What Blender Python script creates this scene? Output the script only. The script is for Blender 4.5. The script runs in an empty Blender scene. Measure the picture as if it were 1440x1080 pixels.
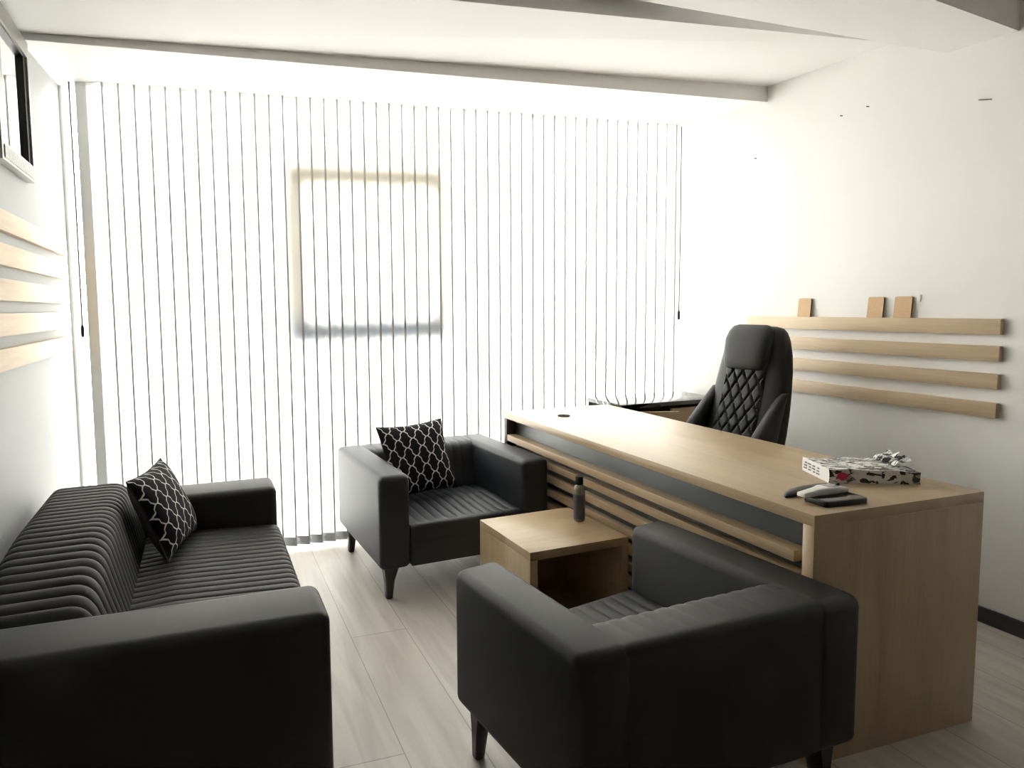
import bpy, bmesh, math, random
from mathutils import Vector, Matrix
random.seed(7)
S = bpy.context.scene
COL = S.collection
PI = math.pi

# ------------------------------------------------------------------ camera
CAM = Vector((0.6136, -3.3634, 1.3609))
yaw, pitch, roll = -0.2863, -0.0774, -0.0195
fw = Vector((-math.sin(yaw)*math.cos(pitch), math.cos(yaw)*math.cos(pitch), math.sin(pitch)))
rt = Vector((math.cos(yaw), math.sin(yaw), 0)); up = rt.cross(fw)
r2 = rt*math.cos(roll) + up*math.sin(roll); u2 = -rt*math.sin(roll) + up*math.cos(roll)
cam = bpy.data.cameras.new('camera'); camo = bpy.data.objects.new('camera', cam); COL.objects.link(camo)
M = Matrix((r2, u2, -fw)).transposed().to_4x4(); M.translation = CAM
camo.matrix_world = M
cam.sensor_fit = 'HORIZONTAL'; cam.sensor_width = 36; cam.lens = 899.7/1440*36
cam.shift_x = (720-549.0)/1440; cam.shift_y = -(540-500.85)/1440
cam.clip_start = 0.05
S.camera = camo

# ------------------------------------------------------------------ light: bright overcast day outside the window wall
W = bpy.data.worlds.new('sky'); S.world = W; W.use_nodes = True
nt = W.node_tree; nt.nodes.clear()
out = nt.nodes.new('ShaderNodeOutputWorld'); bg = nt.nodes.new('ShaderNodeBackground')
bg.inputs['Color'].default_value = (1.0, 0.99, 0.955, 1)
# bright haze, strongest on the side the sun is on (towards -x)
_tc = nt.nodes.new('ShaderNodeTexCoord'); _sx = nt.nodes.new('ShaderNodeSeparateXYZ'); _mr = nt.nodes.new('ShaderNodeMapRange')
nt.links.new(_tc.outputs['Generated'], _sx.inputs[0]); nt.links.new(_sx.outputs['X'], _mr.inputs['Value'])
_mr.inputs['From Min'].default_value = -1; _mr.inputs['From Max'].default_value = 1
_mr.inputs['To Min'].default_value = 38.0; _mr.inputs['To Max'].default_value = 3.0
nt.links.new(_mr.outputs['Result'], bg.inputs['Strength'])
nt.links.new(bg.outputs[0], out.inputs[0])
S.view_settings.view_transform = 'Standard'; S.view_settings.look = 'None'
S.view_settings.gamma = 1; S.view_settings.use_curve_mapping = False
S.view_settings.exposure = 0.25
try:
    S.cycles.use_denoising = True
    S.cycles.max_bounces = 12; S.cycles.diffuse_bounces = 6; S.cycles.transmission_bounces = 8; S.cycles.transparent_max_bounces = 12
    S.cycles.caustics_reflective = False; S.cycles.caustics_refractive = False
    S.cycles.sample_clamp_indirect = 12
except Exception:
    pass

# ------------------------------------------------------------------ room dimensions (metres)
XL, XR = -0.036, 3.693          # side walls
YB = 0.20                       # plane of the blinds
YW = 0.36                       # window glass
YREAR = -4.6

# ------------------------------------------------------------------ materials
def mat(name):
    m = bpy.data.materials.new(name); m.use_nodes = True
    n = m.node_tree.nodes; b = n['Principled BSDF']
    return m, m.node_tree, b
def simple(name, col, rough=0.5, metal=0.0, spec=0.5, bump=0.0, bscale=200, var=0.0):
    m, t, b = mat(name)
    b.inputs['Base Color'].default_value = (*col, 1); b.inputs['Roughness'].default_value = rough
    b.inputs['Metallic'].default_value = metal; b.inputs['Specular IOR Level'].default_value = spec
    tc = t.nodes.new('ShaderNodeTexCoord'); nz = t.nodes.new('ShaderNodeTexNoise')
    nz.inputs['Scale'].default_value = bscale; nz.inputs['Detail'].default_value = 3
    t.links.new(tc.outputs['Object'], nz.inputs['Vector'])
    if bump:
        bp = t.nodes.new('ShaderNodeBump'); bp.inputs['Strength'].default_value = bump; bp.inputs['Distance'].default_value = 0.002
        t.links.new(nz.outputs['Fac'], bp.inputs['Height']); t.links.new(bp.outputs[0], b.inputs['Normal'])
    if var:
        mx = t.nodes.new('ShaderNodeMix'); mx.data_type = 'RGBA'
        mx.inputs['A'].default_value = (*[c*(1-var) for c in col], 1); mx.inputs['B'].default_value = (*[min(1, c*(1+var)) for c in col], 1)
        t.links.new(nz.outputs['Fac'], mx.inputs['Factor']); t.links.new(mx.outputs['Result'], b.inputs['Base Color'])
    return m
def wood(name, axis, light=(0.53, 0.395, 0.240), dark=(0.40, 0.285, 0.168), rough=0.36, spec=0.5, off=0.0):
    m, t, b = mat(name); L = t.links.new
    tc = t.nodes.new('ShaderNodeTexCoord'); mp = t.nodes.new('ShaderNodeMapping')
    sc = [7.0]*3; sc['xyz'.index(axis)] = 0.9
    mp.inputs['Scale'].default_value = sc; mp.inputs['Location'].default_value = (off, off*1.7, off*0.6)
    L(tc.outputs['Object'], mp.inputs['Vector'])
    n1 = t.nodes.new('ShaderNodeTexNoise'); n1.inputs['Scale'].default_value = 1.0; n1.inputs['Detail'].default_value = 6
    n1.inputs['Roughness'].default_value = 0.6; n1.inputs['Distortion'].default_value = 0.6
    L(mp.outputs[0], n1.inputs['Vector'])
    mp2 = t.nodes.new('ShaderNodeMapping'); s2 = [160.0]*3; s2['xyz'.index(axis)] = 5.0; mp2.inputs['Scale'].default_value = s2
    L(tc.outputs['Object'], mp2.inputs['Vector'])
    n2 = t.nodes.new('ShaderNodeTexNoise'); n2.inputs['Scale'].default_value = 1.0; n2.inputs['Detail'].default_value = 2
    L(mp2.outputs[0], n2.inputs['Vector'])
    r = t.nodes.new('ShaderNodeValToRGB'); e = r.color_ramp.elements
    e[0].position = 0.28; e[0].color = (*dark, 1); e[1].position = 0.62; e[1].color = (*light, 1)
    k = e.new(0.46); k.color = (*[0.35*a+0.65*c for a, c in zip(dark, light)], 1)
    L(n1.outputs['Fac'], r.inputs['Fac'])
    mx = t.nodes.new('ShaderNodeMix'); mx.data_type = 'RGBA'; mx.blend_type = 'MULTIPLY'; mx.inputs['Factor'].default_value = 0.16
    r2_ = t.nodes.new('ShaderNodeValToRGB'); r2_.color_ramp.elements[0].position = 0.35; r2_.color_ramp.elements[0].color = (.55, .52, .5, 1); r2_.color_ramp.elements[1].position = 0.6
    L(n2.outputs['Fac'], r2_.inputs['Fac']); L(r.outputs[0], mx.inputs['A']); L(r2_.outputs[0], mx.inputs['B'])
    L(mx.outputs['Result'], b.inputs['Base Color'])
    b.inputs['Roughness'].default_value = rough; b.inputs['Specular IOR Level'].default_value = spec
    bp = t.nodes.new('ShaderNodeBump'); bp.inputs['Strength'].default_value = 0.08; bp.inputs['Distance'].default_value = 0.001
    L(n2.outputs['Fac'], bp.inputs['Height']); L(bp.outputs[0], b.inputs['Normal'])
    return m
def floor_mat():
    m, t, b = mat('grey_oak_laminate'); L = t.links.new
    tc = t.nodes.new('ShaderNodeTexCoord'); sx = t.nodes.new('ShaderNodeSeparateXYZ'); cx = t.nodes.new('ShaderNodeCombineXYZ')
    L(tc.outputs['Object'], sx.inputs[0])
    ad = t.nodes.new('ShaderNodeMath'); ad.operation = 'ADD'; ad.inputs[1].default_value = 0.024 + 2.36
    ay = t.nodes.new('ShaderNodeMath'); ay.operation = 'ADD'; ay.inputs[1].default_value = 10.62
    L(sx.outputs['X'], ad.inputs[0]); L(sx.outputs['Y'], ay.inputs[0]); L(ay.outputs[0], cx.inputs['X']); L(ad.outputs[0], cx.inputs['Y'])
    bk = t.nodes.new('ShaderNodeTexBrick'); bk.inputs['Scale'].default_value = 1.0
    bk.inputs['Brick Width'].default_value = 1.95; bk.inputs['Row Height'].default_value = 0.236
    bk.inputs['Mortar Size'].default_value = 0.0018; bk.inputs['Mortar Smooth'].default_value = 0.1; bk.offset = 0.37
    bk.inputs['Color1'].default_value = (0.58, 0.545, 0.495, 1); bk.inputs['Color2'].default_value = (0.52, 0.485, 0.44, 1); bk.inputs['Mortar'].default_value = (0.30, 0.28, 0.25, 1)
    L(cx.outputs[0], bk.inputs['Vector'])
    mp = t.nodes.new('ShaderNodeMapping'); mp.inputs['Scale'].default_value = (14, 1.3, 1); L(tc.outputs['Object'], mp.inputs['Vector'])
    n = t.nodes.new('ShaderNodeTexNoise'); n.inputs['Scale'].default_value = 1; n.inputs['Detail'].default_value = 6; n.inputs['Distortion'].default_value = 0.8
    L(mp.outputs[0], n.inputs['Vector'])
    r = t.nodes.new('ShaderNodeValToRGB'); r.color_ramp.elements[0].position = 0.3; r.color_ramp.elements[0].color = (.62, .60, .58, 1); r.color_ramp.elements[1].position = 0.58
    L(n.outputs['Fac'], r.inputs['Fac'])
    mx = t.nodes.new('ShaderNodeMix'); mx.data_type = 'RGBA'; mx.blend_type = 'MULTIPLY'; mx.inputs['Factor'].default_value = 0.7
    L(bk.outputs['Color'], mx.inputs['A']); L(r.outputs[0], mx.inputs['B']); L(mx.outputs['Result'], b.inputs['Base Color'])
    b.inputs['Roughness'].default_value = 0.33; b.inputs['Specular IOR Level'].default_value = 0.45
    return m
def vane_mat():
    m, t, b = mat('blind_fabric'); L = t.links.new; n = t.nodes; n.remove(b); o = n['Material Output']
    tr = n.new('ShaderNodeBsdfTranslucent'); df = n.new('ShaderNodeBsdfDiffuse'); mx = n.new('ShaderNodeMixShader')
    tc = n.new('ShaderNodeTexCoord'); mp = n.new('ShaderNodeMapping'); mp.inputs['Scale'].default_value = (300, 300, 300); L(tc.outputs['Object'], mp.inputs['Vector'])
    nz = n.new('ShaderNodeTexNoise'); nz.inputs['Scale'].default_value = 1; L(mp.outputs[0], nz.inputs['Vector'])
    cr = n.new('ShaderNodeValToRGB'); cr.color_ramp.elements[0].color = (.80, .80, .79, 1); cr.color_ramp.elements[1].color = (.90, .90, .885, 1)
    L(nz.outputs['Fac'], cr.inputs['Fac']); L(cr.outputs[0], tr.inputs['Color']); L(cr.outputs[0], df.inputs['Color'])
    mx.inputs[0].default_value = 0.55; L(tr.outputs[0], mx.inputs[2]); L(df.outputs[0], mx.inputs[1]); L(mx.outputs[0], o.inputs[0])
    return m
def glass_mat():
    m, t, b = mat('window_glass'); L = t.links.new; n = t.nodes; n.remove(b); o = n['Material Output']
    tp = n.new('ShaderNodeBsdfTransparent'); tp.inputs[0].default_value = (.95, .95, .94, 1)
    gl = n.new('ShaderNodeBsdfGlossy'); gl.inputs['Roughness'].default_value = 0.02
    fr = n.new('ShaderNodeFresnel'); fr.inputs[0].default_value = 1.45
    mx = n.new('ShaderNodeMixShader'); L(fr.outputs[0], mx.inputs[0]); L(tp.outputs[0], mx.inputs[1]); L(gl.outputs[0], mx.inputs[2]); L(mx.outputs[0], o.inputs[0])
    return m
def trellis_mat():
    # white ogee trellis on black cloth, laid out on the cushion's own UVs
    m, t, b = mat('trellis_cloth'); L = t.links.new; n = t.nodes
    uv = n.new('ShaderNodeUVMap'); sx = n.new('ShaderNodeSeparateXYZ'); L(uv.outputs[0], sx.inputs[0])
    def ma(op, a, c=None, k=None):
        q = n.new('ShaderNodeMath'); q.operation = op
        for i, v in enumerate((a, c)):
            if v is None: continue
            if isinstance(v, (int, float)): q.inputs[i].default_value = v
            else: L(v, q.inputs[i])
        return q.outputs[0]
    X = ma('MULTIPLY', sx.outputs['X'], 4.6); Y = ma('MULTIPLY', sx.outputs['Y'], 4.0)
    U = ma('ADD', X, Y); V = ma('SUBTRACT', X, Y)
    def line(a, c):
        s = ma('MULTIPLY', ma('MINIMUM', ma('MAXIMUM', ma('MULTIPLY', ma('SINE', ma('MULTIPLY', c, 2*PI)), 1.8), -1.0), 1.0), -0.075)
        f = ma('FRACT', ma('ADD', a, s)); d = ma('ABSOLUTE', ma('SUBTRACT', f, 0.5))
        return ma('GREATER_THAN', d, 0.455)
    k = ma('MAXIMUM', line(U, V), line(V, U))
    mx = n.new('ShaderNodeMix'); mx.data_type = 'RGBA'; mx.inputs['A'].default_value = (0.006, 0.006, 0.007, 1); mx.inputs['B'].default_value = (0.62, 0.62, 0.60, 1)
    L(k, mx.inputs['Factor']); L(mx.outputs['Result'], b.inputs['Base Color'])
    b.inputs['Roughness'].default_value = 0.8; b.inputs['Specular IOR Level'].default_value = 0.2
    return m
def ream_mat():
    m, t, b = mat('printed_paper_wrap'); L = t.links.new; n = t.nodes
    tc = n.new('ShaderNodeTexCoord'); mp = n.new('ShaderNodeMapping'); mp.inputs['Rotation'].default_value = (0.5, 0.4, 0.65); mp.inputs['Scale'].default_value = (24, 62, 40)
    L(tc.outputs['Object'], mp.inputs['Vector'])
    v = n.new('ShaderNodeTexVoronoi'); v.distance = 'CHEBYCHEV'; v.inputs['Scale'].default_value = 1.6; v.inputs['Randomness'].default_value = 1.0; L(mp.outputs[0], v.inputs['Vector'])
    nz = n.new('ShaderNodeTexNoise'); nz.inputs['Scale'].default_value = 2.4; nz.inputs['Detail'].default_value = 1; L(mp.outputs[0], nz.inputs['Vector'])
    ad = n.new('ShaderNodeMath'); ad.operation = 'ADD'; sv = n.new('ShaderNodeSeparateXYZ'); L(v.outputs['Color'], sv.inputs[0]); L(sv.outputs['X'], ad.inputs[0])
    nm = n.new('ShaderNodeMath'); nm.operation = 'MULTIPLY'; nm.inputs[1].default_value = 0.3; L(nz.outputs['Fac'], nm.inputs[0]); L(nm.outputs[0], ad.inputs[1])
    r = n.new('ShaderNodeValToRGB'); r.color_ramp.interpolation = 'CONSTANT'; e = r.color_ramp.elements
    e[0].color = (.85, .85, .83, 1); e[1].position = .83; e[1].color = (.80, .80, .78, 1); k = e.new(.30); k.color = (.03, .03, .032, 1); k2 = e.new(.48); k2.color = (.75, .75, .74, 1); k3 = e.new(.58); k3.color = (.03, .03, .03, 1); k4 = e.new(.75); k4.color = (.35, .35, .36, 1)
    L(ad.outputs[0], r.inputs['Fac']); L(r.outputs[0], b.inputs['Base Color']); b.inputs['Roughness'].default_value = 0.45
    return m

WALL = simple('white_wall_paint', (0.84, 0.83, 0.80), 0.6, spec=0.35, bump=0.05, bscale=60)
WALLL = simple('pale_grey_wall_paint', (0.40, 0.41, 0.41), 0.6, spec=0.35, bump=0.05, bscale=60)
CEIL = simple('white_ceiling_paint', (0.84, 0.83, 0.81), 0.7, spec=0.2, bump=0.04, bscale=50)
REAR = simple('dark_rear_wall_paint', (0.03, 0.029, 0.028), 0.7, spec=0.2, bump=0.04, bscale=50)
WHITE = simple('white_frame_paint', (0.80, 0.80, 0.78), 0.4)
FLOOR = floor_mat(); VANE = vane_mat(); GLASS = glass_mat(); TREL = trellis_mat(); REAM = ream_mat()
LEATHER = simple('charcoal_leatherette', (0.020, 0.021, 0.020), 0.56, spec=0.36, bump=0.12, bscale=420)
LEATHER2 = simple('blue_black_leatherette', (0.020, 0.023, 0.030), 0.50, spec=0.5, bump=0.12, bscale=420)
EXEC = simple('black_chair_leather', (0.010, 0.011, 0.0105), 0.5, spec=0.32, bump=0.1, bscale=500)
LEGM = simple('black_leg_lacquer', (0.008, 0.008, 0.009), 0.35)
BACKCLOTH = simple('grey_cushion_back', (0.085, 0.082, 0.078), 0.9, spec=0.2, bump=0.2, bscale=600)
PIPE = simple('black_piping', (0.012, 0.012, 0.012), 0.7)
OAK_X, OAK_Y, OAK_Z = wood('oak_laminate_x', 'x'), wood('oak_laminate_y', 'y', off=3.1), wood('oak_laminate_z', 'z', off=1.3)
BATTENS = [wood('oak_batten_finish_%d' % i, 'y', light=(0.66, 0.51, 0.34), dark=(0.50, 0.37, 0.235), rough=0.5, off=2.0*i+.7) for i in range(4)]
SHADEWOOD = simple('shade_toned_panel', (0.045, 0.036, 0.030), 0.5, var=0.2, bscale=25)  # brown darkened to carry the backlit shade of the far desk end panel
DARKPAN = simple('graphite_panel', (0.060, 0.068, 0.068), 0.38, spec=0.5)
BLACKIN = simple('black_recess', (0.012, 0.012, 0.012), 0.8, spec=0.1)
BLACKGLOSS = simple('black_gloss_top', (0.012, 0.012, 0.013), 0.07, spec=0.8)
PEWTER = simple('hammered_silver', (0.36, 0.35, 0.32), 0.38, metal=0.8, bump=0.9, bscale=240, var=0.25)
FRBLACK = simple('black_frame_bevel', (0.012, 0.012, 0.012), 0.35)
MIRROR = simple('mirror_glass', (0.9, 0.9, 0.9), 0.01, metal=1.0)
SKIRT = simple('dark_baseboard', (0.030, 0.030, 0.031), 0.4)
TAN = simple('tan_card', (0.62, 0.42, 0.24), 0.7, var=0.12, bscale=90)
TANEDGE = simple('dark_card_edge', (0.06, 0.045, 0.03), 0.7)
BLK = simple('black_plastic', (0.010, 0.010, 0.011), 0.3)
BRN = simple('dark_brown_leather', (0.022, 0.015, 0.013), 0.42, bump=0.1, bscale=300)
WHP = simple('white_plastic', (0.78, 0.77, 0.75), 0.35)
GRP = simple('grey_plastic', (0.30, 0.30, 0.32), 0.4)
PINK = simple('crimson_print', (0.50, 0.03, 0.10), 0.5)
PAPER = simple('white_paper', (0.85, 0.85, 0.84), 0.6)
INK = simple('grey_ink', (0.22, 0.22, 0.23), 0.6)
CHROME = simple('chrome', (0.6, 0.6, 0.62), 0.2, metal=1.0)
CLEARP = simple('clear_bottle_plastic', (0.50, 0.47, 0.44), 0.15); CLEARP.node_tree.nodes['Principled BSDF'].inputs['Transmission Weight'].default_value = 0.5
LABELM = simple('slate_blue_bottle_label', (0.085, 0.09, 0.125), 0.35)
NAIL = simple('dark_metal_nail', (0.06, 0.055, 0.05), 0.5, metal=0.6)
HEM = simple('blind_hem_weight', (0.42, 0.44, 0.47), 0.4, spec=0.4)
BEAD = simple('bead_chain_plastic', (0.75, 0.76, 0.78), 0.4)
FRAMEB = simple('blue_grey_sash_rail', (0.22, 0.31, 0.42), 0.5)
VSHADE = simple('vane_overlap_shade', (0.62, 0.61, 0.59), 0.9, spec=0.1)  # opaque vane edge added to stand for the shade line at each overlap
FRAMEG = simple('cream_sash_frame', (0.62, 0.54, 0.38), 0.5)
CORDM = simple('grey_cord', (0.10, 0.10, 0.10), 0.7)

# ------------------------------------------------------------------ mesh helpers
def link(name, bm, m, parent=None, smooth=True, loc=None):
    me = bpy.data.meshes.new(name); bm.normal_update(); bm.to_mesh(me); bm.free()
    ms = m if isinstance(m, (list, tuple)) else [m]
    for q in ms: me.materials.append(q)
    if smooth:
        for p in me.polygons: p.use_smooth = True
        try: me.set_sharp_from_angle(angle=math.radians(42))
        except Exception: pass
    o = bpy.data.objects.new(name, me); COL.objects.link(o)
    if parent: o.parent = parent
    if loc: o.location = loc
    return o
def thing(name, label, cat, loc=(0, 0, 0), rotz=0, group=None):
    o = bpy.data.objects.new(name, None); COL.objects.link(o); o.empty_display_size = 0.1
    o.location = loc; o.rotation_euler = (0, 0, rotz); o['label'] = label; o['category'] = cat
    if group: o['group'] = group
    return o
def tag(o, label, cat, group=None):
    o['label'] = label; o['category'] = cat
    if group: o['group'] = group
    return o
def struct(name, bm, m, smooth=False):
    o = link(name, bm, m, smooth=smooth); o['kind'] = 'structure'; return o
def box(bm, x0, x1, y0, y1, z0, z1, bev=0.0, seg=2, mi=0):
    M_ = Matrix.Translation(((x0+x1)/2, (y0+y1)/2, (z0+z1)/2)) @ Matrix.Diagonal((abs(x1-x0), abs(y1-y0), abs(z1-z0), 1))
    r = bmesh.ops.create_cube(bm, size=1, matrix=M_); vs = r['verts']
    fs = {f for v in vs for f in v.link_faces}
    for f in fs: f.material_index = mi
    if bev:
        es = list({e for v in vs for e in v.link_edges})
        bmesh.ops.bevel(bm, geom=es, offset=bev, segments=seg, profile=0.5, affect='EDGES', clamp_overlap=True)
    return bm
def nbox(*a, **k): return box(bmesh.new(), *a, **k)
def prism(bm, poly, axis, a0, a1, mi=0):
    """extrude a closed polygon (list of 2-D points) along an axis"""
    def P(p, a): return {'x': (a, p[0], p[1]), 'y': (p[0], a, p[1]), 'z': (p[0], p[1], a)}[axis]
    A = [bm.verts.new(P(p, a0)) for p in poly]; B = [bm.verts.new(P(p, a1)) for p in poly]; n = len(poly)
    for i in range(n):
        f = bm.faces.new((A[i], A[(i+1) % n], B[(i+1) % n], B[i])); f.material_index = mi
    for q in (A[::-1], B):
        f = bm.faces.new(q); f.material_index = mi
    bmesh.ops.recalc_face_normals(bm, faces=bm.faces[:])
    return bm
def loft(bm, rings, cap=True, closed=True):
    R = [[bm.verts.new(p) for p in r] for r in rings]; n = len(R[0])
    for a, b in zip(R, R[1:]):
        for i in range(n if closed else n-1):
            bm.faces.new((a[i], a[(i+1) % n], b[(i+1) % n], b[i]))
    if cap: bm.faces.new(R[0][::-1]); bm.faces.new(R[-1])
    bmesh.ops.recalc_face_normals(bm, faces=bm.faces[:])
    return bm
def lathe(bm, prof, c=(0, 0, 0), n=28):
    return loft(bm, [[(c[0]+r*math.cos(2*PI*i/n), c[1]+r*math.sin(2*PI*i/n), c[2]+z) for i in range(n)] for r, z in prof])
def tube(bm, pts, r, n=8, r1=None):
    pts = [Vector(p) for p in pts]; rings = []; k = len(pts)
    for i, p in enumerate(pts):
        d = (pts[min(i+1, k-1)]-pts[max(i-1, 0)]).normalized()
        a = d.cross(Vector((0.123, 0.9, 0.41))).normalized(); b = d.cross(a)
        rr = r if r1 is None else r+(r1-r)*i/max(1, k-1)
        rings.append([p+a*rr*math.cos(2*PI*j/n)+b*rr*math.sin(2*PI*j/n) for j in range(n)])
    return loft(bm, rings)
def round_poly(pts, rads, seg=6):
    """closed 2-D polygon with rounded corners"""
    o = []; n = len(pts)
    for i in range(n):
        p = Vector(pts[i]); a = Vector(pts[i-1])-p; b = Vector(pts[(i+1) % n])-p; r = rads[i] if isinstance(rads, (list, tuple)) else rads
        if r <= 0: o.append(p); continue
        an = a.angle(b); d = min(r/math.tan(an/2), a.length*.49, b.length*.49); p0 = p+a.normalized()*d; p1 = p+b.normalized()*d
        for k in range(seg+1):
            t = k/seg; o.append(p0.lerp(p, t).lerp(p.lerp(p1, t), t))
    return o
def densify(pts, step):
    o = []; n = len(pts)
    for i in range(n):
        a, b = pts[i], pts[(i+1) % n]; k = max(1, int((b-a).length/step))
        for j in range(k): o.append(a.lerp(b, j/k))
    return o
def ribbed(profile, x0, x1, pitch, amp, per=8, step=0.05, fade=None, crease=0.012):
    """sweep a closed (y,z) profile along x; channel-stitched ribs every pitch. fade(y,z)->0..1 scales rib depth"""
    P = densify(profile, step); n = len(P)
    area = sum(P[i].x*P[(i+1) % n].y-P[(i+1) % n].x*P[i].y for i in range(n)); sg = 1 if area > 0 else -1
    N = []
    for i in range(n):
        d = (P[(i+1) % n]-P[i-1]).normalized(); N.append(Vector((d.y, -d.x))*sg)
    nr = max(1, round((x1-x0)/pitch)); tot = nr*per; rings = []
    for k in range(tot+1):
        x = x0+(x1-x0)*k/tot; ph = (k % per)/per
        s = abs(math.sin(PI*ph))**0.55 if k % per else 0.0
        e = min(k, tot-k)/per; edge = -crease*max(0, 1-e*1.2)**2
        rings.append([(x, p.x+q.x*(amp*(s-1)*(fade(p.x, p.y) if fade else 1)+edge), p.y+q.y*(amp*(s-1)*(fade(p.x, p.y) if fade else 1)+edge)) for p, q in zip(P, N)])
    bm = bmesh.new(); loft(bm, rings)
    return bm

# ------------------------------------------------------------------ the room
struct('floor', nbox(XL-0.2, XR+0.2, YREAR-0.1, YW+0.3, -0.12, 0.0), FLOOR)
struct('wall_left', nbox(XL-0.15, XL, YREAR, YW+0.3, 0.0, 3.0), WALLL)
struct('wall_right', nbox(XR, XR+0.15, YREAR, YW+0.3, 0.0, 3.0), WALL)
struct('wall_rear', nbox(XL, XR, YREAR-0.12, YREAR, 0.0, 3.0), REAR)
struct('baseboard_right', nbox(XR-0.014, XR, YREAR, 0.17, 0.0, 0.066, bev=0.003), SKIRT)
# window wall: lintel, white jambs, fixed glazing and one opening sash
struct('wall_window', nbox(XL, XR, YW-0.05, YW+0.1, 2.60, 3.0), WALL)
# ceiling: flat soffit over the window, then two tilted panels, then the high flat part
bm = bmesh.new()
def solid(bm, bottom, top_z):
    A = [bm.verts.new(p) for p in bottom]; B = [bm.verts.new((p[0], p[1], top_z)) for p in bottom]; n = len(A)
    bm.faces.new(A); bm.faces.new(B[::-1])
    for i in range(n): bm.faces.new((A[i], B[i], B[(i+1) % n], A[(i+1) % n]))
    bmesh.ops.recalc_face_normals(bm, faces=bm.faces[:]); return bm
struct('ceiling', solid(bmesh.new(), [(XL, YW+0.1, 2.527), (XR, YW+0.1, 2.527), (XR, -0.45, 2.457), (XL, -0.43, 2.447)], 2.98), CEIL)
struct('ceiling_middle', solid(bmesh.new(), [(XL, -0.43, 2.474), (XR, -0.45, 2.541), (XR, -1.13, 2.514), (XL, -1.0, 2.480)], 2.98), CEIL)
def nz_(x, y): return 2.40-0.108*(x-3.693)+0.035*(y+1.35)-0.015
struct('ceiling_near', solid(bmesh.new(), [(XL, -0.78, nz_(XL, -0.78)), (XR, -1.35, nz_(XR, -1.35)), (XR, -1.60, nz_(XR, -1.6)), (XL, -1.75, nz_(XL, -1.75))], 2.985), CEIL)
struct('ceiling_rear', nbox(XL, XR, YREAR, -1.3, 2.86, 2.98), CEIL)
struct('ceiling_slab', nbox(XL-0.1, XR+0.1, YREAR-0.1, YW+0.3, 2.99, 3.12), CEIL)

# glazing
YG = YW
win = struct('window_1', nbox(XL, XR, YG, YG+0.008, 0.0, 2.60), GLASS)
struct('trim_1', nbox(XL, XL+0.015, YG-0.03, YG+0.04, 0.0, 2.6, bev=0.004), WHITE)
struct('trim_2', nbox(XR-0.015, XR, YG-0.03, YG+0.04, 0.0, 2.6, bev=0.004), WHITE)
struct('trim_3', nbox(XL, XR, YG-0.03, YG+0.04, 0.0, 0.03, bev=0.004), WHITE)
# upright post beside the first vane, and its twin at the far end
struct('trim_4', nbox(0.058, 0.112, 0.215, 0.245, 0.0, 2.52, bev=0.004), WHITE)
struct('trim_5', nbox(3.632, 3.664, 0.215, 0.245, 0.0, 2.52, bev=0.004), WHITE)
# square opening sash seen as a dim outline through the vanes
sash = bmesh.new()
sx0, sx1, sz0, sz1, sw = 1.06, 2.03, 1.17, 2.17, 0.11
box(sash, sx0, sx1, 0.265, 0.295, sz1-0.15, sz1, 0.006); box(sash, sx0, sx1, 0.265, 0.295, sz0-0.02, sz0+0.13, 0.006)
box(sash, sx0, sx0+0.12, 0.265, 0.295, sz0+0.13, sz1-0.15, 0.006); box(sash, sx1-0.10, sx1, 0.265, 0.295, sz0+0.13, sz1-0.15, 0.006)
for f in sash.faces:
    f.material_index = 1 if f.calc_center_median().z < sz0+0.14 else 0
struct('window_2', sash, [FRAMEG, FRAMEB])

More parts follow.
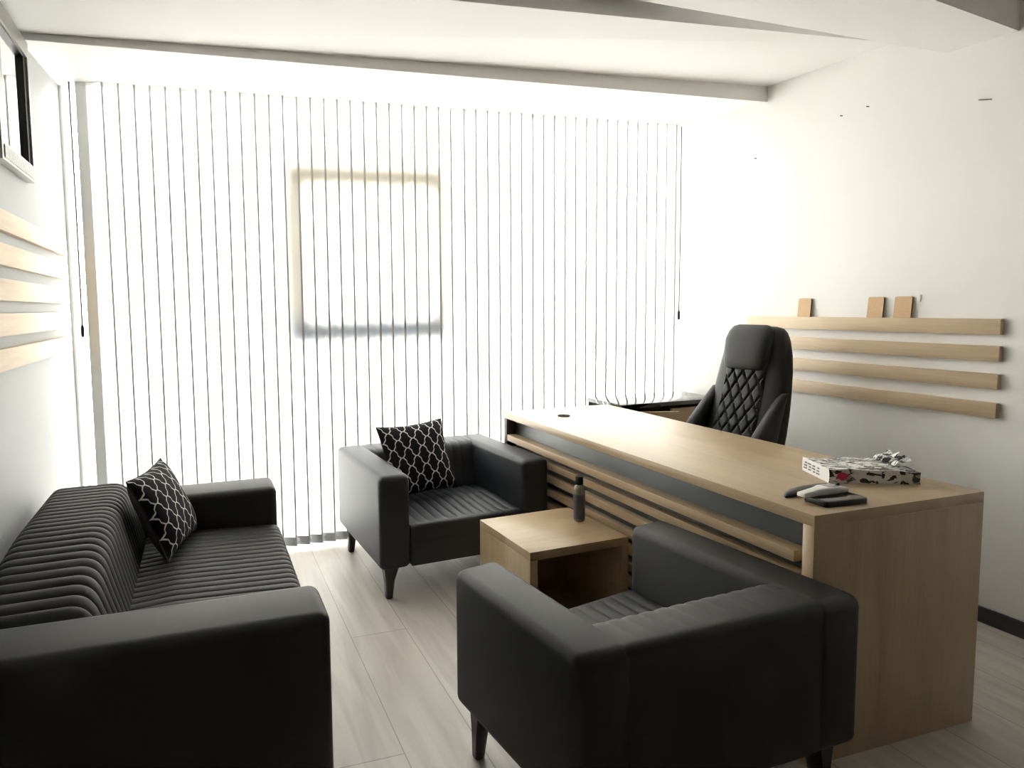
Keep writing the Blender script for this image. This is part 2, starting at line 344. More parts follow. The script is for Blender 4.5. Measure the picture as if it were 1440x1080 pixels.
# ------------------------------------------------------------------ vertical blinds
def blind(x0, x1, n, label, cord_x):
    t = thing('vertical_blind', label, 'vertical blind', ((x0+x1)/2, YB, 0.0), group='vertical blinds across the window wall')
    cx = (x0+x1)/2
    link('headrail', nbox(x0-cx+0.004, x1-cx-0.004, 0.018, 0.050, 2.480, 2.504, bev=0.002), WHITE, t)
    pitch = (x1-x0)/n; wv = 0.089
    def vane_bm(ang, wv, jit):
        bm = bmesh.new(); nx = 6; rows = []
        for z in (0.017, 0.6, 1.2, 1.8, 2.503):
            r = []
            for i in range(nx+1):
                s = (-0.5+0.885*i/(nx-1) if i < nx else 0.5); dx = s*wv; dy = 0.006*(1-(2*s)**2)+jit*math.sin(z*2.0)*0.003
                r.append(bm.verts.new((dx*math.cos(ang)+dy*math.sin(ang), dx*math.sin(ang)-dy*math.cos(ang), z)))
            rows.append(r)
        for a, b in zip(rows, rows[1:]):
            for i in range(nx):
                f = bm.faces.new((a[i], a[i+1], b[i+1], b[i])); f.material_index = 1 if i == nx-1 else 0
        return bm
    for i in range(n):
        a = math.radians(-20+random.uniform(-3.5, 3.5))
        v = link('vane', vane_bm(a, wv, random.uniform(-1, 1)), [VANE, VSHADE], t, loc=(x0-cx+pitch*(i+0.5), 0, 0))
        h = bmesh.new()
        prism(h, [(-0.040, 0), (0.040, 0), (0.040, 0.050), (-0.040, 0.050)], 'y', -0.009, -0.007)
        # two link cords making a V on the weight plate
        for sg in (-1, 1):
            tube(h, [(0, -0.0105, 0.006), (sg*0.02, -0.0105, 0.014), (sg*0.040, -0.0105, 0.034)], 0.0014, 5)
        for vv in h.verts:
            x, y = vv.co.x, vv.co.y
            vv.co.x = x*math.cos(a)-y*math.sin(a)*1.0; vv.co.y = x*math.sin(a)+y*math.cos(a)
        link('bottom_weight', h, HEM, v, loc=(0, 0, 0.020))
    c = bmesh.new(); tube(c, [(cord_x-cx, -0.006, 2.496), (cord_x-cx+.002, -0.008, 1.9), (cord_x-cx, -0.007, 1.30)], 0.0042, 6)
    link('pull_cord', c, CORDM, t)
    w = bmesh.new(); lathe(w, [(0.003, 0.0), (0.008, 0.004), (0.009, 0.05), (0.006, 0.06), (0.003, 0.066)], (cord_x-cx, -0.007, 1.235), 14)
    link('cord_weight', w, BLK, t)
    return t
blind(0.114, 2.051, 26, 'white fabric vertical blind behind the sofa and the patterned armchair', 0.036)
blind(2.061, 3.629, 21, 'white fabric vertical blind behind the oak desk and black cabinet', 3.672)

# ------------------------------------------------------------------ battens on the two side walls
def batten(x0, x1, y0, y1, z0, z1, m, label, group):
    c = ((x0+x1)/2, (y0+y1)/2, (z0+z1)/2)
    o = link('oak_batten', nbox(x0-c[0], x1-c[0], y0-c[1], y1-c[1], z0-c[2], z1-c[2], bev=0.0015), m, loc=c)
    tag(o, label, 'wall batten', group); return o
zr = [(1.2, 1.264), (1.092, 1.155), (0.979, 1.041), (0.862, 0.924)]
lr = ['top oak batten on the white wall behind the desk, three tan cards stand on it',
      'second oak batten from the top on the white wall behind the desk chair',
      'third oak batten from the top behind the desk chair, with a long dark crack',
      'lowest of the four oak battens on the white wall behind the desk']
for i, (a, b) in enumerate(zr):
    batten(XR-0.022, XR, -1.604, -0.365, a, b, BATTENS[i], lr[i], 'oak battens behind the desk')
zl = [(1.643, 1.715), (1.525, 1.600), (1.406, 1.480), (1.287, 1.363), (1.172, 1.245)]
ll = ['top oak batten on the wall above the sofa, below the silver mirror', 'second oak batten from the top on the wall above the sofa',
      'middle oak batten of the five on the wall above the sofa', 'fourth oak batten from the top on the wall above the sofa',
      'lowest oak batten on the wall above the sofa']
for i, (a, b) in enumerate(zl):
    batten(XL, XL+0.022, -1.55, 0.185, a, b, BATTENS[i % 4], ll[i], 'oak battens above the sofa')

# tan cards leaning on the top batten
def card(y0, y1, label):
    c = (XR-0.0145, (y0+y1)/2, 1.2645); w = abs(y1-y0)/2; h = 0.097
    poly = round_poly([(-w, 0), (w, 0), (w, h), (-w, h)], [0.002, 0.002, 0.010, 0.010], 5)
    bm = bmesh.new(); prism(bm, poly, 'x', -0.004, 0.001)
    for f in bm.faces: f.material_index = 0 if abs(f.normal.x) > 0.8 else 1
    M_ = Matrix.Rotation(math.radians(5.5), 4, 'Y')
    bmesh.ops.transform(bm, matrix=M_, verts=bm.verts[:])
    o = link('tan_card', bm, [TAN, TANEDGE], smooth=False, loc=c); tag(o, label, 'card', 'tan cards on the top batten')
card(-0.765, -0.690, 'small tan card on the top batten, standing alone above the desk chair')
card(-1.137, -1.063, 'tan card on the top batten, middle one of the three, dark shadow at its edge')
card(-1.262, -1.185, 'tan card on the top batten, one of the close pair, next to a white hook')
o = link('wall_hook', nbox(-0.005, 0.0, -0.007, 0.007, -0.015, 0.015, bev=0.002), WHP, loc=(XR, -1.285, 1.352)); tag(o, 'tiny white hook on the wall beside the tan cards', 'hook')
for (y, z, dy, lab) in [(-0.385, 2.163, 0.008, 'dark nail in the white wall, lowest and nearest to the window blind'), (-0.893, 2.256, 0.006, 'dark nail in the white wall, one of a close pair below the ceiling panel edge'),
                    (-1.023, 2.262, 0.006, 'dark nail of a close pair, the higher one, on the white wall')]:
    n = bmesh.new(); tube(n, [(0, 0, 0), (-0.012, dy*0.3, 0.001)], 0.0022, 6, 0.0028)
    tag(link('wall_nail', n, NAIL, loc=(XR, y, z)), lab, 'nail', 'nails in the white wall')
n = bmesh.new(); tube(n, [(0, 0, 0), (-0.008, 0.003, 0.0), (-0.010, 0.028, 0.006)], 0.0022, 6); tube(n, [(0, 0, 0), (-0.009, -0.016, -0.004)], 0.0022, 6)
tag(link('bent_nail', n, NAIL, loc=(XR, -1.51, 2.146)), 'long bent nail alone on the white wall under the sloping ceiling', 'nail')

# ------------------------------------------------------------------ mirror
mt = thing('wall_mirror', 'mirror in a hammered silver and black frame on the wall above the sofa', 'mirror', (XL, -0.67, 1.885))
y0, y1, h = -0.215, 0.235, 0.548; bw = 0.062
def fr(name, pts, m): return link(name, prism(bmesh.new(), pts, 'x', 0.0, 0.032), m, mt, smooth=False)
fr('frame_bar', [(y0, 0), (y1, 0), (y1-0.02, bw), (y0+0.055, bw)], PEWTER)
fr('frame_bar', [(y0, h), (y0+0.055, h-bw), (y1-0.02, h-bw), (y1, h)], PEWTER)
fr('frame_bar', [(y0, 0), (y0+0.055, bw), (y0+0.055, h-bw), (y0, h)], PEWTER)
fr('frame_bar', [(y1, 0), (y1, h), (y1-0.02, h-bw), (y1-0.02, bw)], PEWTER)
b = bmesh.new()
for (a, c, d, e) in [(y0+0.02, y1-0.02, bw, bw+0.008), (y0+0.02, y1-0.02, h-bw-0.008, h-bw), (y0+0.055, y0+0.060, bw, h-bw), (y1-0.05, y1-0.02, bw, h-bw)]:
    box(b, 0.0, 0.024, a, c, d, e)
link('inner_bevel', b, FRBLACK, mt, smooth=False)
link('mirror_glass', nbox(0.004, 0.010, y0+0.02, y1-0.03, bw, h-bw), MIRROR, mt, smooth=False)
# ribs on the lower bar
rb = bmesh.new()
for i in range(24):
    y = y0+0.02+(y1-y0-0.04)*(i+0.5)/24; box(rb, 0.030, 0.036, y-0.006, y+0.006, 0.008, bw-0.008, 0.0025, 2)
link('bar_ribs', rb, PEWTER, mt)

# ------------------------------------------------------------------ upholstery
def seat_unit(name, label, cat, loc, rotz, w, D, t, h, az, leather, seat_h, back_h, back_th, pitch, group=None, warp=None, back_slope=0.03, back_rib=0.0045, ribfade=None, droop=0.0, leg_in=0.055, bulge=0.0, flush=False):
    """box-arm seat facing local -y, origin on the floor at the middle"""
    root = thing(name, label, cat, loc, rotz, group)
    def put(n, bm):
        if warp:
            for v in bm.verts:
                x, y = v.co.x, v.co.y; u = (x/w+1)/2; s = (y/D+1)/2
                q = [(1-u)*(1-s), u*(1-s), (1-u)*s, u*s]
                dx = sum(a*b[0] for a, b in zip(q, warp)); dy = sum(a*b[1] for a, b in zip(q, warp))
                v.co.x += dx; v.co.y += dy
        return link(n, bm, LEGM if n == 'leg' else leather, root)
    for sx in (-1, 1):
        bm = nbox(min(sx*w, sx*(w-t)), max(sx*w, sx*(w-t)), -D, D, az, h, bev=0.030, seg=4)
        put('armrest', bm)
    e = w-t-0.0015
    put('front_rail', nbox(-e, e, -D+(0.002 if flush else 0.012), D-0.05, az+0.004, seat_h-0.085, bev=0.008 if flush else 0.02, seg=3))
    ys = D-back_th
    # seat cushion
    prof = round_poly([(-D+0.004-bulge, seat_h-0.115), (ys+0.03, seat_h-0.115), (ys+0.03, seat_h-0.012), (-0.1*D, seat_h+0.006), (-D+0.004-bulge, seat_h-0.006)], [0.02, 0.01, 0.01, 0.2, 0.025 if flush else 0.045], 8)
    put('seat_cushion', ribbed(prof, -e, e, pitch, 0.0075, fade=(lambda y, z: max(0.0, min(1.0, (y+D-0.02)/0.06))) if flush else None, crease=0.003))
    # back cushion
    if flush:
        prof = round_poly([(ys-back_slope-0.02, seat_h-0.04), (D-0.06, seat_h-0.04), (D-0.06, az), (D-0.001, az), (D-0.001, h), (ys, back_h+0.004)], [0.02, 0, 0, 0.025, 0.030, 0.060], 8)
        put('backrest', ribbed(prof, -e-0.024, e+0.024, pitch, back_rib, fade=ribfade, crease=0.003))
    else:
        prof = round_poly([(ys-back_slope-0.02, seat_h-0.04), (D-0.015, seat_h-0.04), (D-0.015, back_h), (ys, back_h+0.004)], [0.02, 0.01, 0.055, 0.075], 8)
        bk = ribbed(prof, -e, e, pitch, back_rib, fade=ribfade)
        for v in bk.verts:
            k = max(0.0, min(1.0, (v.co.x+e)/0.55)); v.co.z -= droop*(1-k)**2*max(0.0, min(1.0, (v.co.z-seat_h)/0.2))
        put('back_cushion', bk)
        put('back_panel', nbox(-e, e, D-0.03, D-0.001, az, back_h-0.055, bev=0.012, seg=3))
    for sx in (-1, 1):
        for sy in (-1, 1):
            bx, by = sx*(w-leg_in), sy*(D-leg_in); rings = []
            for z, r, of in [(0.0, 0.014, 0.0), (0.004, 0.016, 0.0), (az*0.55, 0.022, 0.004), (az-0.012, 0.034, 0.012), (az+0.012, 0.042, 0.016)]:
                cx_, cy_ = bx-sx*of, by-sy*of
                rings.append([(cx_+r*a, cy_+r*b, z) for a, b in [(-1, -.7), (-.7, -1), (.7, -1), (1, -.7), (1, .7), (.7, 1), (-.7, 1), (-1, .7)]])
            put('leg', loft(bmesh.new(), rings))
    return root
# armchair by the window
seat_unit('armchair', 'charcoal leather armchair in front of the window blinds holding a trellis cushion', 'armchair', (1.781, -0.236, 0), math.radians(3.6), 0.450, 0.365, 0.152, 0.592, 0.150, LEATHER2,
          0.356, 0.585, 0.185, 0.050, group='box-arm armchairs', ribfade=lambda y, z: max(0.0, min(0.8, (0.30-y)/0.10)), flush=True)
# armchair seen from behind: faces the window
A2 = [Vector(p) for p in ((1.303, -1.635), (1.374, -2.180), (2.262, -2.150), (2.188, -1.455))]   # front/outer, back, back, front
c2 = Vector((1.783, -1.855)); rot2 = math.radians(6.5)+PI; w2, D2 = 0.445, 0.310
def loc2(p):
    d = p-c2; c_, s_ = math.cos(-rot2), math.sin(-rot2); return Vector((d.x*c_-d.y*s_, d.x*s_+d.y*c_))
# local corners: (-w,-D) is front on the +x world side
tgt = {(-1, -1): A2[3], (1, -1): A2[0], (-1, 1): A2[2], (1, 1): A2[1]}
wp = []
for k in ((-1, -1), (1, -1), (-1, 1), (1, 1)):
    d = loc2(tgt[k])-Vector((k[0]*w2, k[1]*D2)); wp.append((d.x, d.y))
seat_unit('armchair', 'charcoal leather armchair turned its back to us, between oak side table and desk end', 'armchair', (c2.x, c2.y, 0), rot2, w2, D2, 0.160, 0.578, 0.165, LEATHER,
          0.358, 0.572, 0.165, 0.050, group='box-arm armchairs', warp=wp, ribfade=lambda y, z: max(0.0, min(1, (0.27-y)/0.10)), flush=True)
# sofa along the side wall, faces +x
sofa = seat_unit('sofa', 'charcoal channel-stitched two-seat sofa against the wall under the mirror', 'sofa', (0.452, -1.125, 0), PI/2, 0.705, 0.446, 0.205, 0.595, 0.12, LEATHER,
          0.446, 0.680, 0.300, 0.0415, bulge=0.012, back_slope=0.05, back_rib=0.009, droop=0.088)

# ------------------------------------------------------------------ cushions
def cushion(label, c, u, v, size, thick, sag=0.0):
    u = Vector(u).normalized(); v = Vector(v); v = (v-u*v.dot(u)).normalized(); nrm = u.cross(v)
    bm = bmesh.new(); uvl = bm.loops.layers.uv.new('UVMap'); N = 22; G = {}
    for side in (1, -1):
        for i in range(N+1):
            for j in range(N+1):
                a, b = 2*i/N-1, 2*j/N-1
                if side == -1 and (i in (0, N) or j in (0, N)): G[(-1, i, j)] = G[(1, i, j)]; continue
                pin = 1-0.085*(1-abs(a)**2.0)*abs(b)**3 ; pinb = 1-0.085*(1-abs(b)**2.0)*abs(a)**3
                A_, B_ = a*pinb, b*pin
                hgt = thick/2*((1-a**4)*(1-b**4))**0.55*(0.82+0.18*(1-a*a)*(1-b*b)) + 0.003*math.sin(5*a+3*b)*(1-a*a)*(1-b*b)
                G[(side, i, j)] = bm.verts.new(u*(A_*size/2)+v*(B_*size/2)+nrm*(side*hgt))
    for side in (1, -1):
        for i in range(N):
            for j in range(N):
                q = [(i, j), (i+1, j), (i+1, j+1), (i, j+1)]
                if side == -1: q = q[::-1]
                f = bm.faces.new([G[(side, *k)] for k in q]); f.material_index = 0 if side == 1 else 1
                for lp, k in zip(f.loops, q): lp[uvl].uv = (k[0]/N, k[1]/N)
    root = thing('scatter_cushion', label, 'cushion', c, group='trellis cushions')
    link('cushion_cover', bm, [TREL, BACKCLOTH], root)
    pp = []
    for i in range(4*N+1):
        k = i % (4*N); s, r_ = divmod(k, N); t_ = r_/N*2-1
        a, b = [(t_, -1), (1, t_), (-t_, 1), (-1, -t_)][s]
        pin = 1-0.085*(1-abs(a)**2.0)*abs(b)**3; pinb = 1-0.085*(1-abs(b)**2.0)*abs(a)**3
        pp.append(u*(a*pinb*size/2)+v*(b*pin*size/2))
    pb = bmesh.new(); tube(pb, pp, 0.0035, 6); link('piping', pb, PIPE, root)
    return root
cushion('black and white trellis cushion leaning in the corner of the sofa', (0.448, -0.792, 0.606), (0.30, 0.95, 0.02), (-0.40, 0.10, 0.90), 0.33, 0.125)
cushion('black and white trellis cushion propped up on the armchair by the window', (1.690, -0.175, 0.555), (0.98, 0.10, 0.045), (-0.10, 0.42, 0.90), 0.385, 0.13)

# ------------------------------------------------------------------ oak side table
TX, TY = 1.990, -1.030
tb = thing('side_table', 'square oak side table with an open front between the two armchairs', 'side table', (TX, TY, 0), math.radians(3.0))
tw, td, th = 0.228, 0.205, 0.42
link('table_top', nbox(-tw, tw, -td, td, th-0.034, th, bev=0.0015), OAK_X, tb)
for sx in (-1, 1):
    link('side_panel', nbox(min(sx*tw, sx*(tw-0.034)), max(sx*tw, sx*(tw-0.034)), -td, td, 0.0, th-0.034, bev=0.001), OAK_Z, tb)
link('back_panel', nbox(-tw+0.034, tw-0.034, td-0.02, td-0.002, 0.02, th-0.034), OAK_Z, tb)
link('bottom_shelf', nbox(-tw+0.034, tw-0.034, -td+0.01, td-0.02, 0.03, 0.055), OAK_X, tb)
# bottle
bt = thing('plastic_bottle', 'small black-capped bottle with slate label on the oak side table', 'bottle', (2.150, -0.992, th))
bm = bmesh.new(); lathe(bm, [(0.018, 0.0), (0.023, 0.004), (0.0235, 0.10), (0.0235, 0.142), (0.020, 0.152), (0.013, 0.160), (0.012, 0.166)]); link('bottle_body', bm, CLEARP, bt)
bm = bmesh.new(); lathe(bm, [(0.0241, 0.012), (0.0243, 0.014), (0.0243, 0.118), (0.0241, 0.120)]); link('bottle_label', bm, LABELM, bt)
bm = bmesh.new(); lathe(bm, [(0.0145, 0.160), (0.0165, 0.162), (0.0165, 0.192), (0.015, 0.196), (0.004, 0.1965)]); link('bottle_cap', bm, BLK, bt)

# ------------------------------------------------------------------ desk
DX0, DX1, DY0, DY1, DZ = 2.249, 2.934, -2.010, -0.079, 0.75
dk = thing('office_desk', 'long oak executive desk with slatted front and graphite strip', 'desk', ((DX0+DX1)/2, (DY0+DY1)/2, 0))
ox, oy = (DX0+DX1)/2, (DY0+DY1)/2
def dbox(n, x0, x1, y0, y1, z0, z1, m, bev=0.0012): return link(n, nbox(x0-ox, x1-ox, y0-oy, y1-oy, z0, z1, bev=bev), m, dk)
dbox('desk_top', DX0, DX1, DY0, DY1, DZ-0.034, DZ, OAK_Y)
dbox('end_panel', DX0, DX1, DY0, DY0+0.036, 0, DZ-0.034, OAK_Z)
dbox('end_panel', DX0, DX1, DY1-0.036, DY1, 0, DZ-0.034, SHADEWOOD)['label'] = 'end panel coloured dark for its backlit shade'
dbox('front_panel', DX0+0.055, DX0+0.073, DY0+0.036, DY1-0.036, 0.02, DZ-0.034, DARKPAN)
for i in range(8):
    zt = 0.626-0.0685*i
    dbox('front_slat', DX0+(0.0 if i == 0 else 0.022), DX0+0.055, DY0+0.062, DY1-0.04, zt-0.034, zt, OAK_Y)
g = bmesh.new(); lathe(g, [(0.010, 0.0), (0.032, 0.0), (0.034, 0.003), (0.030, 0.0045), (0.012, 0.003)], (2.482-ox, -0.329-oy, DZ), 24)
link('cable_grommet', g, BLACKIN, dk)

# things on the desk
rm = thing('paper_ream', 'torn-open paper ream in black and white printed wrapper on the desk', 'paper pack', (2.742, -1.758, DZ+0.0008), math.radians(-24))
bm = bmesh.new(); L_, B_, H_ = 0.138, 0.086, 0.046; nx, ny = 26, 14
def rz(x, y):
    tear = max(0.0, (x/L_-0.15)/0.85)
    return H_ + 0.002*math.sin(40*x+17*y) - 0.010*tear*math.sin(60*y+9)*math.cos(33*x) - 0.004*tear
top = [[bm.verts.new((-L_+2*L_*i/nx, -B_+2*B_*j/ny, rz(-L_+2*L_*i/nx, -B_+2*B_*j/ny))) for j in range(ny+1)] for i in range(nx+1)]
bot = [[bm.verts.new((-L_+2*L_*i/nx, -B_+2*B_*j/ny, 0.0)) for j in range(ny+1)] for i in range(nx+1)]
mid = {}
for i in range(nx+1):
    for j in range(ny+1):
        if i in (0, nx) or j in (0, ny):
            x, y = -L_+2*L_*i/nx, -B_+2*B_*j/ny; k = 1+0.012*math.sin(70*x+50*y)
            mid[(i, j)] = bm.verts.new((x*k, y*(1+0.02*math.sin(90*x)), H_*0.52))
for i in range(nx):
    for j in range(ny):
        bm.faces.new((top[i][j], top[i+1][j], top[i+1][j+1], top[i][j+1])); bm.faces.new((bot[i][j+1], bot[i+1][j+1], bot[i+1][j], bot[i][j]))
def side(keys):
    for a, b in zip(keys, keys[1:]):
        bm.faces.new((bot[a[0]][a[1]], bot[b[0]][b[1]], mid[b], mid[a])); bm.faces.new((mid[a], mid[b], top[b[0]][b[1]], top[a[0]][a[1]]))
side([(i, 0) for i in range(nx+1)]); side([(nx, j) for j in range(ny+1)]); side([(i, ny) for i in range(nx, -1, -1)]); side([(0, j) for j in range(ny, -1, -1)])
bmesh.ops.recalc_face_normals(bm, faces=bm.faces[:])
for f in bm.faces:
    if f.normal.x < -0.8: f.material_index = 1
link('ream_wrapper', bm, [REAM, PAPER], rm)
# torn flap curling up at the opened end
fl = bmesh.new(); rows = []
for i in range(9):
    s = i/8; ang = s*1.9
    xx = L_-0.055+0.062*s-0.012*math.sin(ang); zz = H_+0.004+0.020*math.sin(ang*0.9)+0.006*math.sin(7*s)
    rows.append([Vector((xx+0.008*math.sin(9*j), -B_*0.55+B_*1.4*j/8, zz+0.007*math.sin(2.1*j+4*s)*s)) for j in range(9)])
A_ = [[fl.verts.new(p) for p in r] for r in rows]; Bv = [[fl.verts.new(p+Vector((0, 0, 0.0012))) for p in r] for r in rows]
for i in range(8):
    for j in range(8):
        fl.faces.new((A_[i][j], A_[i+1][j], A_[i+1][j+1], A_[i][j+1])); fl.faces.new((Bv[i][j+1], Bv[i+1][j+1], Bv[i+1][j], Bv[i][j]))
link('torn_flap', fl, REAM, rm)
dsc = bmesh.new(); prism(dsc, [(0.016*math.cos(2*PI*i/24)-0.098, 0.013*math.sin(2*PI*i/24)+0.024) for i in range(24)], 'y', -B_-0.0035, -B_-0.001)
link('crimson_badge', dsc, PINK, rm)
tx = bmesh.new()
for r_ in range(3):
    for k in range(4):
        box(tx, -L_-0.003, -L_-0.0005, 0.055-0.028*k, 0.055-0.028*k+0.018-0.004*((r_+k) % 3), 0.012+0.010*r_, 0.016+0.010*r_)
link('small_print', tx, INK, rm, smooth=False)

def slab(name, label, cat, c, rz_, L, B, H, m, r=0.012, group=None):
    root = thing(name, label, cat, c, rz_)
    bm = bmesh.new(); prism(bm, round_poly([(-L, -B), (L, -B), (L, B), (-L, B)], r, 6), 'z', 0, H)
    es = [e for e in bm.edges if len(e.link_faces) == 2 and abs(e.calc_face_angle(0)) > 1.2]
    bmesh.ops.bevel(bm, geom=es, offset=min(H*0.3, 0.003), segments=3, profile=0.5, affect='EDGES')
    return root, bm
root, bm = slab('phone_wallet', 'flat black phone wallet lying at the desk corner below the white handset', 'phone', (2.418, -1.935, DZ), math.radians(-3), 0.078, 0.040, 0.018, BLK)
link('wallet_body', bm, BLK, root)
link('screen', nbox(-0.070, 0.070, -0.034, 0.034, 0.0179, 0.0186, bev=0.0003), BLACKGLOSS, root)
root = thing('white_handset', 'white plastic handset with grey keypad lying across the black phone wallet', 'remote control', (2.402, -1.905, DZ+0.0186), math.radians(4))
rings = []
for x, b_, z0_, z1_ in [(-0.093, 0.008, 0.003, 0.009), (-0.090, 0.013, 0.001, 0.014), (-0.06, 0.015, 0, 0.017), (-0.02, 0.017, 0, 0.021), (0.0, 0.022, 0, 0.023), (0.05, 0.023, 0, 0.020), (0.086, 0.021, 0.0, 0.014), (0.092, 0.016, 0.002, 0.010)]:
    p = round_poly([(-b_, z0_), (b_, z0_), (b_, z1_), (-b_, z1_)], min(b_, (z1_-z0_)/2)*0.7, 4)
    rings.append([(x, q.x, q.y) for q in p])
link('handset_body', loft(bmesh.new(), rings), WHP, root)
link('keypad', nbox(0.006, 0.050, -0.014, 0.014, 0.0195, 0.0225, bev=0.001), GRP, root)
kb = bmesh.new(); lathe(kb, [(0.006, 0), (0.007, 0.001), (0.006, 0.008), (0.002, 0.009)], (0.075, 0.006, 0.0155), 14); link('knob', kb, BLK, root)
root = thing('pen_case', 'slim dark brown pen case on the desk behind the white handset', 'case', (2.420, -1.838, DZ), math.radians(9))
rings = []
for x, b_, h_ in [(-0.105, 0.003, 0.006), (-0.095, 0.014, 0.015), (-0.06, 0.021, 0.021), (0.0, 0.023, 0.023), (0.08, 0.021, 0.020), (0.10, 0.012, 0.010), (0.104, 0.005, 0.006)]:
    rings.append([(x, b_*math.cos(2*PI*i/16), h_/2+h_/2*math.sin(2*PI*i/16)) for i in range(16)])
link('case_body', loft(bmesh.new(), rings), BRN, root)
link('case_clip', nbox(0.045, 0.098, -0.004, 0.004, 0.0135, 0.0185, bev=0.001), BLK, root)

# ------------------------------------------------------------------ low cabinet in the window corner
cb = thing('side_cabinet', 'black-topped side cabinet with oak doors in the window corner behind the desk', 'cabinet', (3.31, -0.015, 0))
link('cabinet_top', nbox(-0.360, 0.358, -0.175, 0.170, 0.735, 0.760, bev=0.001), BLACKGLOSS, cb)
link('cabinet_body', nbox(-0.355, 0.353, -0.145, 0.165, 0.0, 0.735), BLACKIN, cb, smooth=False)
d2 = link('cabinet_door', nbox(0.0, 0.35, -0.018, 0.0, 0.03, 0.715, bev=0.001), OAK_X, cb, loc=(0.003, -0.147, 0))
link('door_handle', nbox(0.02, 0.032, -0.030, -0.018, 0.42, 0.56, bev=0.002), BLK, d2)
d1 = link('cabinet_door', nbox(0.0, 0.335, -0.018, 0.0, 0.03, 0.715, bev=0.001), OAK_X, cb, loc=(-0.345, -0.147, 0)); d1.rotation_euler = (0, 0, math.radians(-18))
link('door_handle', nbox(0.305, 0.317, -0.030, -0.018, 0.42, 0.56, bev=0.002), BLK, d1)

# ------------------------------------------------------------------ executive chair
ec = thing('office_chair', 'black high-back executive chair with quilted back behind the oak desk', 'office chair', (3.115, -0.755, 0), math.radians(-85))
# local: faces -y, width along x
def sup(w, t, n=32, p=2.6):
    o = []
    for i in range(n):
        a = 2*PI*i/n; c_, s_ = math.cos(a), math.sin(a)
        o.append((w*math.copysign(abs(c_)**(2/p), c_), t*math.copysign(abs(s_)**(2/p), s_)))
    return o
prof = [(0.46, .20, .035, .105), (0.50, .225, .05, .108), (0.60, .240, .060, .128), (0.70, .236, .064, .158), (0.80, .224, .066, .190), (0.90, .210, .066, .218), (1.0, .198, .066, .238), (1.08, .186, .064, .250), (1.15, .170, .060, .256), (1.19, .155, .050, .258), (1.212, .136, .037, .260), (1.222, .10, .018, .261)]
def back_at(z):
    for a, b in zip(prof, prof[1:]):
        if a[0] <= z <= b[0]:
            t_ = (z-a[0])/(b[0]-a[0]); return [a[i]+(b[i]-a[i])*t_ for i in range(1, 4)]
    return prof[-1][1:]
link('backrest', loft(bmesh.new(), [[(x, y+c_, z) for x, y in sup(w_, t_)] for z, w_, t_, c_ in prof]), EXEC, ec)
# quilted centre panel
q = bmesh.new(); nx, nzq = 44, 72; rowsF = []
for j in range(nzq+1):
    z = 0.52+(1.03-0.52)*j/nzq; w_, t_, c_ = back_at(z); hw = 0.128-0.03*(z-0.52); r = []
    for i in range(nx+1):
        s = 2*i/nx-1; x = hw*s
        a, b = x/0.060+z/0.105, x/0.060-z/0.105
        d = min(abs((a % 1)-0.5), abs((b % 1)-0.5)) ; dia = (1-max(0, 1-d/0.16)**1.5)
        ed = min(1, (1-abs(s))/0.10)*min(1, j/4, (nzq-j)/4)
        yf = c_-t_*(1-abs(x/w_)**2.6)**(1/2.6)
        r.append(q.verts.new((x, yf-0.001-0.013*dia*ed**0.5, z)))
    rowsF.append(r)
for a, b in zip(rowsF, rowsF[1:]):
    for i in range(nx): q.faces.new((a[i], a[i+1], b[i+1], b[i]))
link('quilted_panel', q, EXEC, ec)
# headrest pad
hp = []
for z, w_, t_ in [(1.005, .090, .008), (1.012, .108, .024), (1.035, .118, .036), (1.10, .125, .040), (1.16, .126, .038), (1.20, .121, .031), (1.224, .105, .019), (1.232, .08, .006)]:
    bw_, bt_, bc_ = back_at(min(z, 1.19)); hp.append([(x, y+bc_-bt_-0.008+(0.018 if z > 1.18 else 0)*(z-1.18)/0.05, z) for x, y in sup(w_, t_, 28, 3.2)])
link('headrest', loft(bmesh.new(), hp), EXEC, ec)
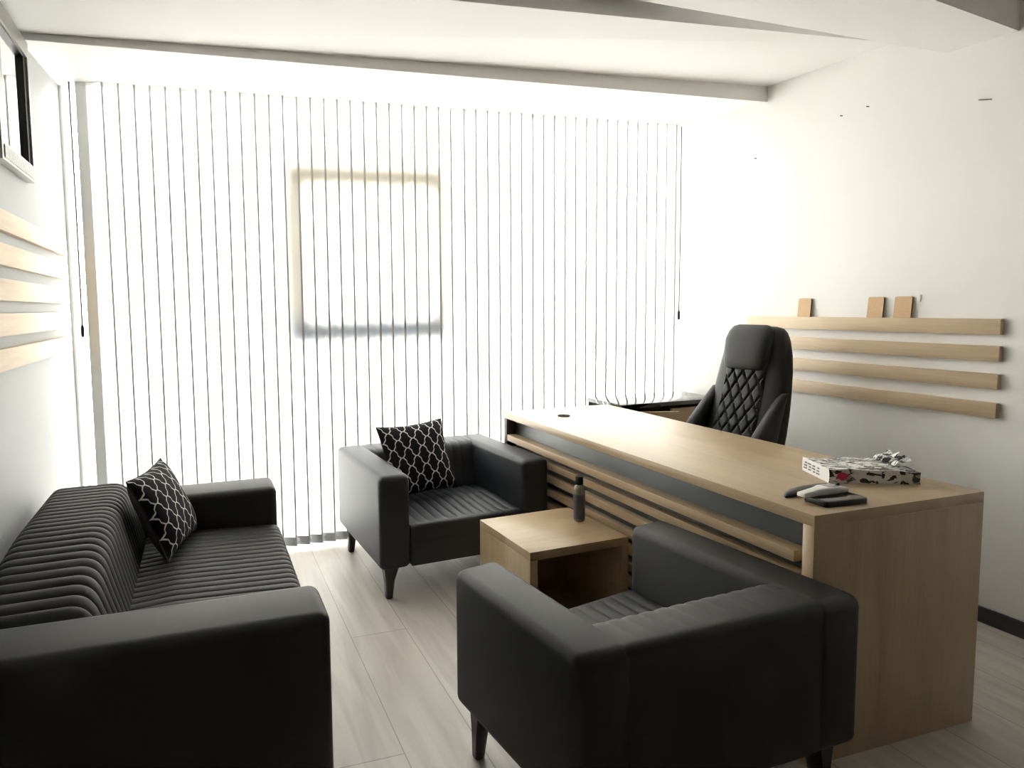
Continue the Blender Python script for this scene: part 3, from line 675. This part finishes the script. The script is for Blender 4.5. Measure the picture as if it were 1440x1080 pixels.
# side bolsters
for sx in (-1, 1):
    rg = []
    for z, out_, f_, a_, b_ in [(0.47, .030, .075, .045, .085), (0.55, .032, .080, .048, .095), (0.65, .026, .070, .045, .085), (0.72, .012, .052, .040, .066), (0.79, -.002, .030, .034, .046), (0.85, -.014, .008, .028, .028), (0.90, -.024, -.014, .018, .014)]:
        w_, t_, c_ = back_at(z); rg.append([(sx*(w_+0.007-a_+x), c_-t_*0.5-f_+y, z) for x, y in sup(a_, b_, 20, 2.3)])
    link('side_bolster', loft(bmesh.new(), rg), EXEC, ec)
    ap = bmesh.new(); box(ap, sx*0.30-0.030, sx*0.30+0.030, -0.12, 0.12, 0.625, 0.655, 0.012, 3); link('armrest', ap, EXEC, ec)
    ar = bmesh.new(); tube(ar, [(sx*0.30, -0.09, 0.63), (sx*0.31, -0.10, 0.52), (sx*0.27, -0.08, 0.42), (sx*0.18, -0.02, 0.40)], 0.013, 10)
    tube(ar, [(sx*0.30, 0.07, 0.63), (sx*0.31, 0.06, 0.52), (sx*0.27, 0.0, 0.42)], 0.013, 10); link('arm_bracket', ar, CHROME, ec)
link('seat', nbox(-0.25, 0.25, -0.30, 0.17, 0.40, 0.505, bev=0.04, seg=4), EXEC, ec)
m_ = bmesh.new(); box(m_, -0.11, 0.11, -0.15, 0.10, 0.35, 0.40, 0.01); link('tilt_mechanism', m_, BLK, ec)
m_ = bmesh.new(); lathe(m_, [(0.014, 0.22), (0.014, 0.35)], n=14); lathe(m_, [(0.028, 0.08), (0.026, 0.24)], n=16); link('gas_lift', m_, CHROME, ec)
sb = bmesh.new()
for k in range(5):
    a = 2*PI*k/5+0.3; tube(sb, [(0, 0, 0.105), (0.15*math.cos(a), 0.15*math.sin(a), 0.095), (0.31*math.cos(a), 0.31*math.sin(a), 0.07)], 0.024, 8, 0.015)
link('star_base', sb, CHROME, ec)
for k in range(5):
    a = 2*PI*k/5+0.3; c_ = bmesh.new()
    for off in (-0.014, 0.014):
        px_, py_ = 0.31*math.cos(a)-off*math.sin(a), 0.31*math.sin(a)+off*math.cos(a)
        tube(c_, [(px_-0.007*-math.sin(a)*-1, py_-0.007*math.cos(a), 0.03), (px_+0.007*-math.sin(a), py_+0.007*math.cos(a), 0.03)], 0.0295, 16)
    link('caster', c_, BLK, ec)
